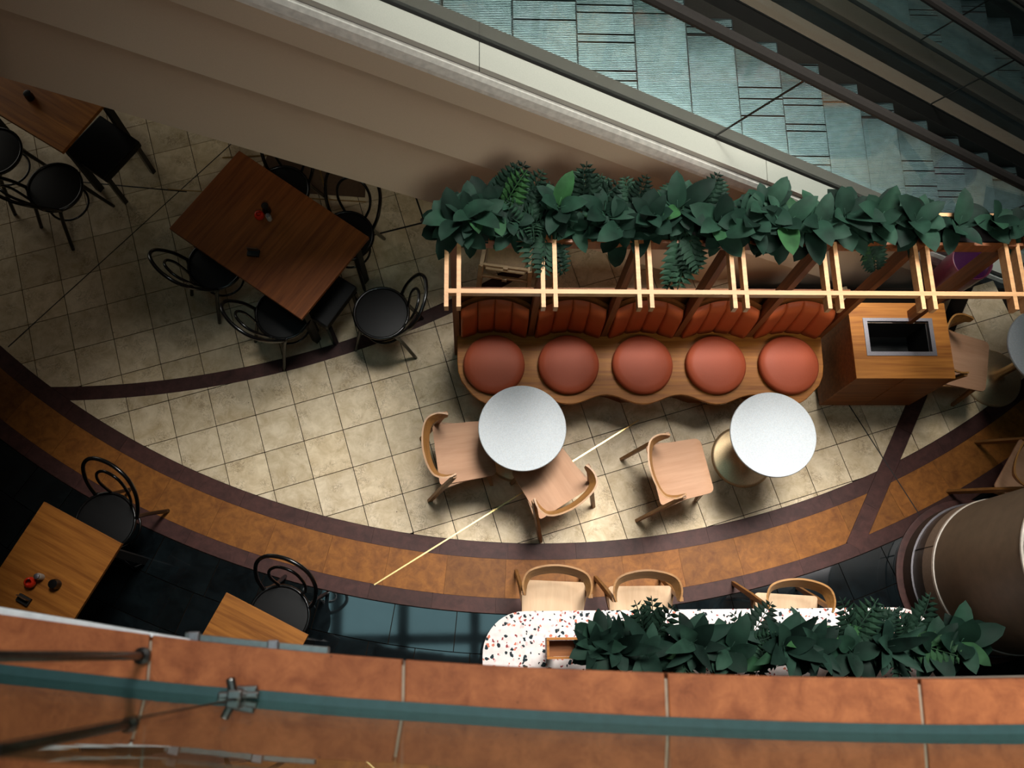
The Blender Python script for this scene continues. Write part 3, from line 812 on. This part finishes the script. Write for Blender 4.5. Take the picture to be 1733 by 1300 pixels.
bent(-2.475, .895, 241, 'black bentwood chair at the corner of the lower left wooden table')
bent(-1.268, .262, 249, 'black bentwood chair behind the small wooden table by the balcony edge')
bent(-3.13, 3.42, 55, 'black bentwood chair in deep shade at the upper left table')
bent(-3.62, 3.72, 55, 'black bentwood chair cut by the left edge of the picture')

# ------------------------------------------------------------------ rectangular wooden tables
def wood_table(name, corner, ux, uy, lx, ly, mat, label):
    """corner: top corner point, ux/uy: unit directions of its edges"""
    ux = Vector(ux).normalized(); uy = Vector(uy).normalized()
    cen = Vector(corner)+ux*lx/2+uy*ly/2
    t = thing(name, label, 'table', (cen.x, cen.y, 0), math.atan2(ux.y, ux.x))
    MB().box((0, 0, .7345), (lx, ly, .031)).build('table_top', mat, t, bevel=.002)
    for sx in (-1, 1):
        for sy in (-1, 1): MB().box((sx*(lx/2-.08), sy*(ly/2-.08), .36), (.05, .05, .72)).build('leg', 'black_matte', t)
    MB().box((0, 0, .695), (lx-.16, ly-.16, .045)).build('apron', 'black_matte', t)
    return t, ux, uy
wood_table('dining_table', (-2.141, 2.94), (.975, -.690), (.44, .639), 1.19, .775, 'table_veneer_shaded', 'dark reddish wooden table with condiments in the shade of the escalator')
wood_table('dining_table', (-2.986, 3.555), (-.80, .50), (.271, .369), 1.1, .60, 'table_veneer', 'wooden table at the upper left edge, partly under the escalator')
wood_table('dining_table', (-2.764, .988), (.526, -.274), (-.45, -.87), .593, .92, 'table_veneer', 'honey coloured wooden table at the lower left edge with red candle jar')
wood_table('dining_table', (-1.546, .399), (.532, -.267), (-.45, -.87), .595, .72, 'table_veneer', 'honey coloured wooden table half cut off by the balcony coping')
def stool(pos, deg, size, label, sy=None):
    sy = sy or size
    s = thing('box_stool', label, 'stool', (pos[0], pos[1], 0), D(deg))
    MB().box((0, 0, .42), (size, sy, .07)).build('cushion', 'black_seat', s, bevel=.012)
    MB().box((0, 0, .385), (size*.94, sy*.94, .03)).build('seat_frame', 'black_matte', s)
    for a in (-1, 1):
        for c in (-1, 1): MB().box((a*size*.42, c*sy*.42, .185), (.035, .035, .37)).build('leg', 'black_wood', s)
    return s
stool((-2.82, 3.77), -35, .40, 'square black seat beside the upper left table')
stool((-1.035, 2.525), -33, .22, 'narrow black seat pushed under the right end of the dark table', .385)

# small things on the tables
def jar(name, prof, mat, loc, label, cat, lid=None):
    t = thing(name, label, cat, loc)
    MB().lathe(prof, (0, 0, 0), 24).build('body', mat, t, 'auto')
    if lid: MB().lathe(lid[0], (0, 0, 0), 24).build('lid', lid[1], t, 'auto')
    return t
cyl = lambda r, h: [(0, 0), (r, 0), (r, h*.92), (r*.92, h), (0, h)]
ball = [(0, 0), (.022, 0), (.033, .016), (.036, .034), (.031, .052), (.02, .060), (.018, .056), (.026, .045), (.028, .02), (0, .010)]
jar('candle_jar', ball, 'red_glass', (-2.768, .470, .75), 'red glass candle jar on the lower left wooden table', 'candle')
jar('glass_shaker', [(0, 0), (.021, 0), (.023, .05), (.016, .066), (0, .066)], 'clear_glass_jar', (-2.715, .505, .75), 'small clear glass shaker behind the red candle jar', 'shaker', ([(0, .066), (.017, .066), (.017, .076), (0, .08)], 'steel'))
jar('pepper_pot', [(0, 0), (.032, 0), (.034, .03), (.026, .05), (.028, .062), (0, .066)], 'black_wood', (-2.615, .458, .75), 'round black pot on the lower left wooden table', 'pot')
jar('candle_jar', ball, 'red_glass', (-1.508, 3.035, .75), 'red glass candle jar on the dark reddish table', 'candle')
jar('pepper_pot', [(0, 0), (.030, 0), (.031, .03), (.024, .06), (.026, .085), (0, .09)], 'black_wood', (-1.462, 3.085, .75), 'black pepper pot behind the red jar on the dark table', 'pot')
jar('glass_shaker', [(0, 0), (.018, 0), (.020, .05), (.014, .062), (0, .062)], 'clear_glass_jar', (-1.440, 3.020, .75), 'small glass shaker beside the red jar on the dark table', 'shaker', ([(0, .062), (.015, .062), (.015, .07), (0, .074)], 'steel'))
jar('pepper_pot', [(0, 0), (.030, 0), (.032, .03), (.026, .05), (.028, .062), (0, .066)], 'black_wood', (-3.25, 3.99, .75), 'black pot on the upper left table', 'pot')
def card(loc, deg, label):
    t = thing('menu_holder', label, 'holder', loc, D(deg))
    MB().box((0, 0, .012), (.085, .05, .024)).build('holder_base', 'black_matte', t, bevel=.002)
    MB().box((0, .012, .040), (.075, .006, .056)).build('card', 'plate_brown', t)
card((-1.535, 2.75, .75), -5, 'small dark card holder on the dark reddish table')
card((-2.80, .365, .75), -28, 'small dark card holder near the coping on the lower left table')

# ------------------------------------------------------------------ things behind the bench
hc = thing('high_chair', 'beige plastic high chair behind the left end of the bench', 'chair', (.27, 2.78, 0), D(-8))
MB().box((0, .04, .60), (.30, .27, .022)).build('seat', 'white_plastic', hc, bevel=.01)
for y, z in ((-.10, .70), (-.125, .56)):
    MB().box((0, y, z), (.37, .022, .03)).build('front_bar', 'white_plastic', hc, bevel=.005)
    MB().box((0, y-.014, z+.004), (.035, .02, .034)).build('buckle', 'white_plastic', hc)
for s in (-1, 1):
    MB().bar((s*.175, -.11, .71), (s*.16, .17, .78), .028, .03).build('arm', 'white_plastic', hc)
    MB().bar((s*.175, -.11, .72), (s*.20, -.17, 0), .03, .03).build('front_leg', 'white_plastic', hc)
    MB().bar((s*.16, .17, .95), (s*.20, .17, 0), .03, .03).build('rear_leg', 'white_plastic', hc)
MB().box((0, .175, .86), (.32, .02, .20)).build('backrest', 'white_plastic', hc, bevel=.008)
pk = thing('drum_stool', 'glossy pink drum stool with purple top behind the planter', 'stool', (3.79, 2.81, 0))
MB().lathe([(0, 0), (.11, 0), (.13, .10), (.148, .40), (.156, .59), (.152, .605), (.146, .595), (.144, .56)], (0, 0, 0), 40).build('shell', 'pink_shell', pk, True)
MB().lathe([(0, .545), (.146, .545), (.146, .556), (0, .562)], (0, 0, 0), 40).build('seat', 'purple_seat', pk, 'auto')

# ------------------------------------------------------------------ plants
def leaf_mesh(name, L, Wd, tip, curl, mat, nl=7, rnd=.56):
    b = MB(); rows = []
    for i in range(nl+1):
        t = i/nl
        wd = Wd*(math.sin(PI*min(1, t**tip))**rnd if 0 < t < 1 else 0)
        ang = curl*t; x = L*(math.sin(ang)/curl if curl else t); z = -L*((1-math.cos(ang))/curl if curl else 0)
        if wd < 1e-5: rows.append([b.v((x, 0, z))])
        else: rows.append([b.v((x, s*wd, z+abs(s)**1.5*wd*.22+.0*s)) for s in (-1, -.5, 0, .5, 1)])
    for a, c in zip(rows, rows[1:]):
        if len(a) == 1:
            for k in range(4): b.face([a[0], c[k], c[k+1]])
        elif len(c) == 1:
            for k in range(4): b.face([a[k], c[0], a[k+1]])
        else:
            for k in range(4): b.face([a[k], c[k], c[k+1], a[k+1]])
    b.tube([(-.03, 0, .004), (0, 0, 0.001), (L*.25, 0, -L*.03*curl)], .0025, 5)
    o = b.build(name, mat, None, True); me = o.data; bpy.data.objects.remove(o); return me
def frond_mesh(name, L, Wd, curl, mat, n=11):
    b = MB(); sp = []
    for i in range(n*2+1):
        t = i/(n*2); ang = curl*t; sp.append(Vector((L*math.sin(ang)/curl, 0, -L*(1-math.cos(ang))/curl)))
    b.tube([Vector((-.04, 0, .008))]+sp, .0022, 5)
    for i in range(2, n*2, 2):
        t = i/(n*2); p = sp[i]; ln = Wd*(1.15*math.sin(PI*(.12+.86*t)**.8)**.8+.08)
        for s in (-1, 1):
            d = Vector((.45, s, -.16)).normalized(); q = Vector((1, -s*.4, 0)).normalized()*ln*.26; up = Vector((0, 0, .008))
            v0, v1, v2, v3, v4 = p, p+d*ln*.38+q+up*.4, p+d*ln, p+d*ln*.42-q*1.0+up*.4, p+d*ln*.45+up
            V = [b.v(v) for v in (v0, v1, v2, v3, v4)]
            b.face([V[0], V[1], V[4]]); b.face([V[1], V[2], V[4]]); b.face([V[2], V[3], V[4]]); b.face([V[3], V[0], V[4]])
    o = b.build(name, mat, None); me = o.data; bpy.data.objects.remove(o); return me
BROAD = [leaf_mesh('leaf', .15, .042, .85, .7, 'leaf_broad'), leaf_mesh('leaf', .125, .043, .95, .5, 'leaf_broad'), leaf_mesh('leaf', .165, .040, .8, .9, 'leaf_broad')]
BLADE = [leaf_mesh('leaf', .27, .036, .62, .55, 'leaf_blade', 9, .72), leaf_mesh('leaf', .23, .040, .66, .4, 'leaf_blade', 9, .72), leaf_mesh('leaf', .19, .048, .8, .6, 'leaf_blade', 9, .72)]
FERN = [frond_mesh('frond', .21, .066, 1.0, 'leaf_fern', 8), frond_mesh('frond', .18, .060, 1.4, 'leaf_fern', 7), frond_mesh('frond', .24, .070, .7, 'leaf_fern', 9)]
def leafm(az, el, roll, sc, base=(0, 0, 0)):
    return Matrix.Translation(base) @ Matrix.Rotation(az, 4, 'Z') @ Matrix.Rotation(-el, 4, 'Y') @ Matrix.Rotation(roll, 4, 'X') @ Matrix.Scale(sc, 4)
def plant(kind, loc, label, group, n=None, sc=1.0, az=None, spread=PI, el=(5, 70)):
    name = {'b': 'broadleaf_plant', 'l': 'blade_leaf_plant', 'f': 'fern'}[kind]
    p = thing(name, label, 'fern' if kind == 'f' else 'plant', loc, group=group)
    src = {'b': BROAD, 'l': BLADE, 'f': FERN}[kind]; nm = 'frond' if kind == 'f' else 'leaf'
    n = n or {'b': 21, 'l': 18, 'f': 12}[kind]
    b = MB(); b.tube([(0, 0, -.05), (.004, 0, 0), (0, .004, .03)], .006, 6); b.build('stem', 'leaf_fern', p, True)
    a0 = random.uniform(0, 2*PI) if az is None else az
    for i in range(n):
        if az is None: a = a0+i*2.399+random.uniform(-.25, .25)
        else: a = az+random.uniform(-spread, spread)
        e = D(el[0]+(el[1]-el[0])*((i+.5)/n)**.9+random.uniform(-8, 8))
        link_mesh(nm, random.choice(src), p, leafm(a, e, random.uniform(-.45, .45), sc*random.uniform(.8, 1.2), (random.uniform(-.02, .02), random.uniform(-.02, .02), .005*i)))
    return p
gp = 'plants in the overhead pergola trough'
PY = 2.353; PZL = 2.01
bays = ['left end', 'first bay from the left', 'second bay', 'third bay', 'fourth bay', 'fifth bay', 'right end past the cabinet']
spec = [('b', -.085, 2.34, 'broad-leaved plant at the left tip of the overhead trough', dict(sc=1.1, el=(-15, 60))),
        ('b', .01, 2.36, 'dark broad-leaved plant next to the left tip of the overhead trough', dict(sc=1.05)),
        ('f', .16, 2.43, 'upright dark fern toward the escalator, over the first bench pad', dict(az=1.4, spread=.9, el=(20, 65), n=9)),
        ('b', .23, 2.33, 'small broad-leaved plant hanging over the front of the first bay', dict(sc=.8, el=(-30, 40))),
        ('f', .36, 2.36, 'dense dark fern between the first and second bench pads', dict(sc=.95, n=11)),
        ('f', .42, 2.29, 'fern drooping over the rail at the end of the first bay', dict(az=-1.5, spread=.9, el=(-35, 15), n=5, sc=.9)),
        ('f', .66, 2.43, 'tall feathery fern rising toward the escalator in the second bay', dict(az=1.2, spread=.9, el=(20, 60), n=9, sc=1.05)),
        ('b', .60, 2.34, 'small broad-leaved plant in the dark gap of the second bay', dict(sc=.75, el=(0, 50), n=8)),
        ('b', .86, 2.33, 'glossy broad-leaved plant at the right of the second bay', dict(sc=1.05, el=(-25, 60))),
        ('b', 1.02, 2.36, 'broad-leaved plant beside the post between second and third bay', dict(sc=1.05)),
        ('f', 1.15, 2.40, 'bright fern over the third bench pad, fronds to the right', dict(az=.4, spread=1.0, el=(5, 50), n=8)),
        ('f', 1.24, 2.31, 'light green fern hanging lowest, in the third bay', dict(az=-1.55, spread=.7, el=(-45, 10), n=7, sc=1.05)),
        ('b', 1.42, 2.33, 'dark broad-leaved plant at the right of the third bay', dict(sc=1.1, el=(-20, 60))),
        ('b', 1.60, 2.36, 'large rounded-leaf plant at the start of the fourth bay', dict(sc=1.15, el=(-10, 60))),
        ('b', 1.80, 2.34, 'large rounded-leaf plant in the middle of the fourth bay', dict(sc=1.15, el=(-20, 60))),
        ('b', 1.98, 2.35, 'large rounded-leaf plant at the end of the fourth bay', dict(sc=1.1, el=(-15, 60))),
        ('b', 2.16, 2.40, 'pale blue-green broad-leaved plant at the start of the fifth bay', dict(sc=1.2, el=(10, 60))),
        ('f', 2.33, 2.29, 'single small fern drooping over the fifth bay', dict(az=-1.4, spread=.35, el=(-40, -5), n=3, sc=.85)),
        ('b', 2.34, 2.37, 'broad-leaved plant in the middle of the fifth bay', dict(sc=1.05)),
        ('b', 2.57, 2.37, 'dark shiny broad-leaved plant above the cabinet', dict(sc=1.15, el=(0, 60))),
        ('b', 2.84, 2.36, 'sparse dark plant with one yellow-green leaf, right of the cabinet', dict(sc=1.1, n=7, el=(0, 70))),
        ('b', 3.06, 2.38, 'sparse dark upright plant near the right edge of the overhead trough', dict(sc=1.1, n=7, el=(20, 75))),
        ('b', 3.20, 2.34, 'trailing plant at the right edge of the picture in the overhead trough', dict(sc=1.0, n=8, el=(-30, 60)))]
spec += [('b', .10, 2.44, 'broad dark plant at the back of the overhead trough, behind the first bay', dict(sc=1.0, el=(5, 60))),
         ('b', .50, 2.42, 'broad dark plant at the back of the overhead trough, behind the first double rail', dict(sc=.95, el=(5, 60))),
         ('b', .76, 2.40, 'dark plant under the tall feathery fern of the second bay', dict(sc=1.0, el=(-5, 60))),
         ('b', 1.20, 2.43, 'dark plant behind the bright fern of the third bay', dict(sc=1.05, el=(5, 60))),
         ('f', .93, 2.44, 'short fern at the back between the second and third bay', dict(az=1.3, spread=1.2, el=(15, 60), n=7, sc=.8)),
         ('f', .28, 2.45, 'short fern at the back of the first bay', dict(az=1.5, spread=1.2, el=(15, 60), n=8, sc=.85)),
         ('f', 1.36, 2.44, 'short fern at the back of the third bay, right side', dict(az=.8, spread=1.1, el=(10, 55), n=7, sc=.85)),
         ('b', 1.70, 2.44, 'broad-leaved plant at the back of the fourth bay', dict(sc=1.0, el=(10, 60)))]
for kd, x, y, lab, kw in spec:
    kw['sc'] = kw.get('sc', 1)*1.16
    plant(kd, (x, y, PZL+random.uniform(0, .03)), lab, gp, **kw)
gq = 'plants in the trough over the terrazzo table'
spec2 = [('l', .71, .03, 'blade-leaved plant at the left end of the table planter', dict(sc=.85, el=(15, 75))),
         ('b', .76, .04, 'broad-leaved plant second from the left in the table planter', dict(sc=1.2, el=(-15, 50))),
         ('l', .86, .03, 'blade-leaved plant in front of the first pale chair', dict(sc=1.0, el=(0, 70))),
         ('f', 1.04, .06, 'bright fern reaching over the second pale chair', dict(az=1.4, spread=.8, el=(10, 55), n=6, sc=.95)),
         ('l', 1.02, .0, 'broad dark plant below the bright fern in the table planter', dict(sc=1.0, el=(-20, 50))),
         ('l', 1.30, .05, 'tall pointed plant between the second and third pale chairs', dict(sc=1.05, el=(10, 70))),
         ('f', 1.22, -.01, 'small fern low toward the coping in the table planter', dict(az=-1.4, spread=.8, el=(-10, 40), n=5, sc=.8)),
         ('b', 1.50, .0, 'rounded-leaf plant in the middle of the table planter', dict(sc=1.25, el=(-15, 55))),
         ('f', 1.66, .05, 'dark feathery fern right of the middle of the table planter', dict(n=8, el=(0, 60), sc=.9)),
         ('l', 1.84, .04, 'tall pointed plant before the third pale chair', dict(sc=1.05, el=(5, 72))),
         ('l', 2.02, .03, 'broad blade plant under the third pale chair seat', dict(sc=1.1, el=(-15, 65))),
         ('f', 2.24, .06, 'fern with wide fronds right of the third pale chair', dict(az=1.3, spread=1.1, el=(5, 55), n=8, sc=1.05)),
         ('b', 2.22, -.01, 'dark rounded-leaf plant low in the right half of the table planter', dict(sc=1.2, el=(-20, 50))),
         ('l', 2.44, .03, 'pointed plant near the dark slate gap in the table planter', dict(sc=1.0, el=(0, 70))),
         ('f', 2.58, .05, 'fern close to the column in the table planter', dict(n=8, el=(5, 55), sc=.95)),
         ('b', 2.72, .0, 'dark rounded-leaf plant second from the right end of the table planter', dict(sc=1.3, el=(-15, 55))),
         ('b', 2.88, .03, 'upright broad-leaved plant at the right end of the table planter', dict(sc=1.45, el=(0, 65)))]
for kd, x, y, lab, kw in spec2:
    if kd == 'f': kw['sc'] = kw.get('sc', 1)*1.25
    plant(kd, (x, y, QZ-.02), lab, gq, **kw)

# ------------------------------------------------------------------ balcony edge: coping, glass, fittings
KZ = 4.70
front = [at(x, y, KZ) for x, y in ((-420, 985), (-200, 1012), (0, 1040), (160, 1062), (310, 1082), (460, 1098), (600, 1110), (750, 1121), (900, 1130), (1125, 1139), (1330, 1145), (1555, 1149), (1733, 1148), (2000, 1142), (2250, 1132))]
gl_ = [at(x, y, KZ) for x, y in ((-420, 1062), (-200, 1098), (0, 1124), (160, 1142), (310, 1158), (460, 1170), (600, 1182), (750, 1192), (900, 1202), (1125, 1213), (1330, 1221), (1555, 1226), (1733, 1226), (2000, 1220), (2250, 1210))]
front = catmull(front, 6); gl_ = catmull(gl_, 6)
cop = thing('balcony_coping', 'rust coloured stone coping along the near balcony edge', 'coping', (0, 0, KZ), kind='structure')
def cpoly(poly, z0, z1, name, mat, bevel=0):
    b = MB(); b.prism(poly, z0-KZ, z1-KZ); return b.build(name, mat, cop, bevel=bevel)
def pxx(p):
    q = p-CAM; return 866.5+F_PX*RR[0].dot(q)/RR[2].dot(q)
joints = [-330, 255, 683, 1127, 1556, 2080]
idx = [min(range(len(front)), key=lambda i: abs(pxx(front[i])-j)) for j in joints]
def lerp_at(curve, xp):
    for a, b_ in zip(curve, curve[1:]):
        xa, xb = pxx(a), pxx(b_)
        if xa <= xp <= xb: return a+(b_-a)*((xp-xa)/(xb-xa))
    return curve[0] if xp < pxx(curve[0]) else curve[-1]
def seg(curve, xa, xb): return [lerp_at(curve, xa)]+[p for p in curve if xa < pxx(p) < xb]+[lerp_at(curve, xb)]
edges_ = [-400]+joints[1:5]+[2200]
def behind(p, d): return Vector((p.x, p.y-d, p.z))
for xa, xb in zip(edges_, edges_[1:]):
    f_ = seg(front, xa+2.5, xb-2.5); g_ = [behind(p, .30) for p in seg(gl_, xa+2.5, xb-2.5)]
    cpoly([(p.x, p.y) for p in f_]+[(p.x, p.y) for p in g_[::-1]], KZ-.06, KZ, 'coping_slab', 'coping_stone', .004)
f_ = seg(front, -400, 2200); g_ = [behind(p, .30) for p in seg(gl_, -400, 2200)]
cpoly([(p.x, p.y-.006) for p in f_]+[(p.x, p.y) for p in g_[::-1]], KZ-.40, KZ-.062, 'slab_edge', 'ceiling_paint')
cpoly([(p.x, p.y-.012) for p in f_]+[(p.x, p.y) for p in g_[::-1]], KZ-.063, KZ-.006, 'joint_mortar', 'column_band')
gs = seg(gl_, -400, 2200)
cpoly([(p.x, p.y) for p in gs]+[(p.x, p.y-.050) for p in gs[::-1]], KZ, KZ+.004, 'glass_channel', 'teal_gasket')
GL = thing('balcony_glass', 'frameless glass balustrade standing on the near coping', 'balustrade', (0, 0, KZ))
for xa, xb in ((-400, 404), (414, 2200)):
    g_ = seg(gl_, xa, xb); b = MB()
    b.prism([(p.x, p.y-.019) for p in g_]+[(p.x, p.y-.031) for p in g_[::-1]], .0045, 1.06); b.build('glass_panel', 'glass_balcony', GL)
p = lerp_at(gl_, 409)
MB().box((p.x, p.y-.025, .535), (.010, .013, 1.05)).build('glass_joint', 'rubber', GL)
cl = Vector((p.x, p.y, 0))
b = MB()
b.box((cl.x, cl.y-.012, .024), (.085, .014, .018)); b.box((cl.x, cl.y-.010, .035), (.030, .020, .060)); b.tube([(cl.x-.004, cl.y-.01, .05), (cl.x-.012, cl.y+.024, .055)], .010, 12); b.box((cl.x+.012, cl.y-.004, .012), (.05, .022, .02))
b.build('patch_fitting', 'steel_dark', GL, bevel=.004)
p = lerp_at(front, 246); pp = Vector((p.x, p.y-.045, 0))
ps = thing('coping_post', 'slim metal post standing on the near coping, lower left', 'post', (pp.x, pp.y, KZ))
MB().lathe([(0, 0), (.018, 0), (.018, .012), (.010, .018), (.010, .02)], (0, 0, 0), 20).build('foot', 'steel_dark', ps, 'auto')
MB().lathe([(.0085, .012), (.0085, .95), (0, .955)], (0, 0, 0), 16).build('rod', 'steel_dark', ps, True)
# white edge strip and metal rail below the coping
f_ = seg(front, -400, 318)
sb = MB(); nf = len(f_)-1; sb.prism([(p.x, p.y+.026-.024*i/nf) for i, p in enumerate(f_)]+[(p.x, p.y-.004) for p in f_[::-1]], -.03, .0)
ws = thing('edge_strip', 'white painted strip along the outer edge of the coping, lower left', 'strip', (0, 0, KZ-.012)); sb.build('strip', 'paint_white', ws)
f_ = seg(front, 305, 552)
rl = thing('metal_rail', 'short perforated metal rail clipped under the coping edge', 'rail', (0, 0, KZ-.03))
b = MB(); b.prism([(p.x, p.y+.014) for p in f_]+[(p.x, p.y-.004) for p in f_[::-1]], -.02, .0); b.build('rail', 'steel_dark', rl, bevel=.002)
for xp in (322, 458):
    q = lerp_at(front, xp); MB().box((q.x, q.y+.006, .006), (.024, .024, .014)).build('clip', 'steel', rl, bevel=.003)
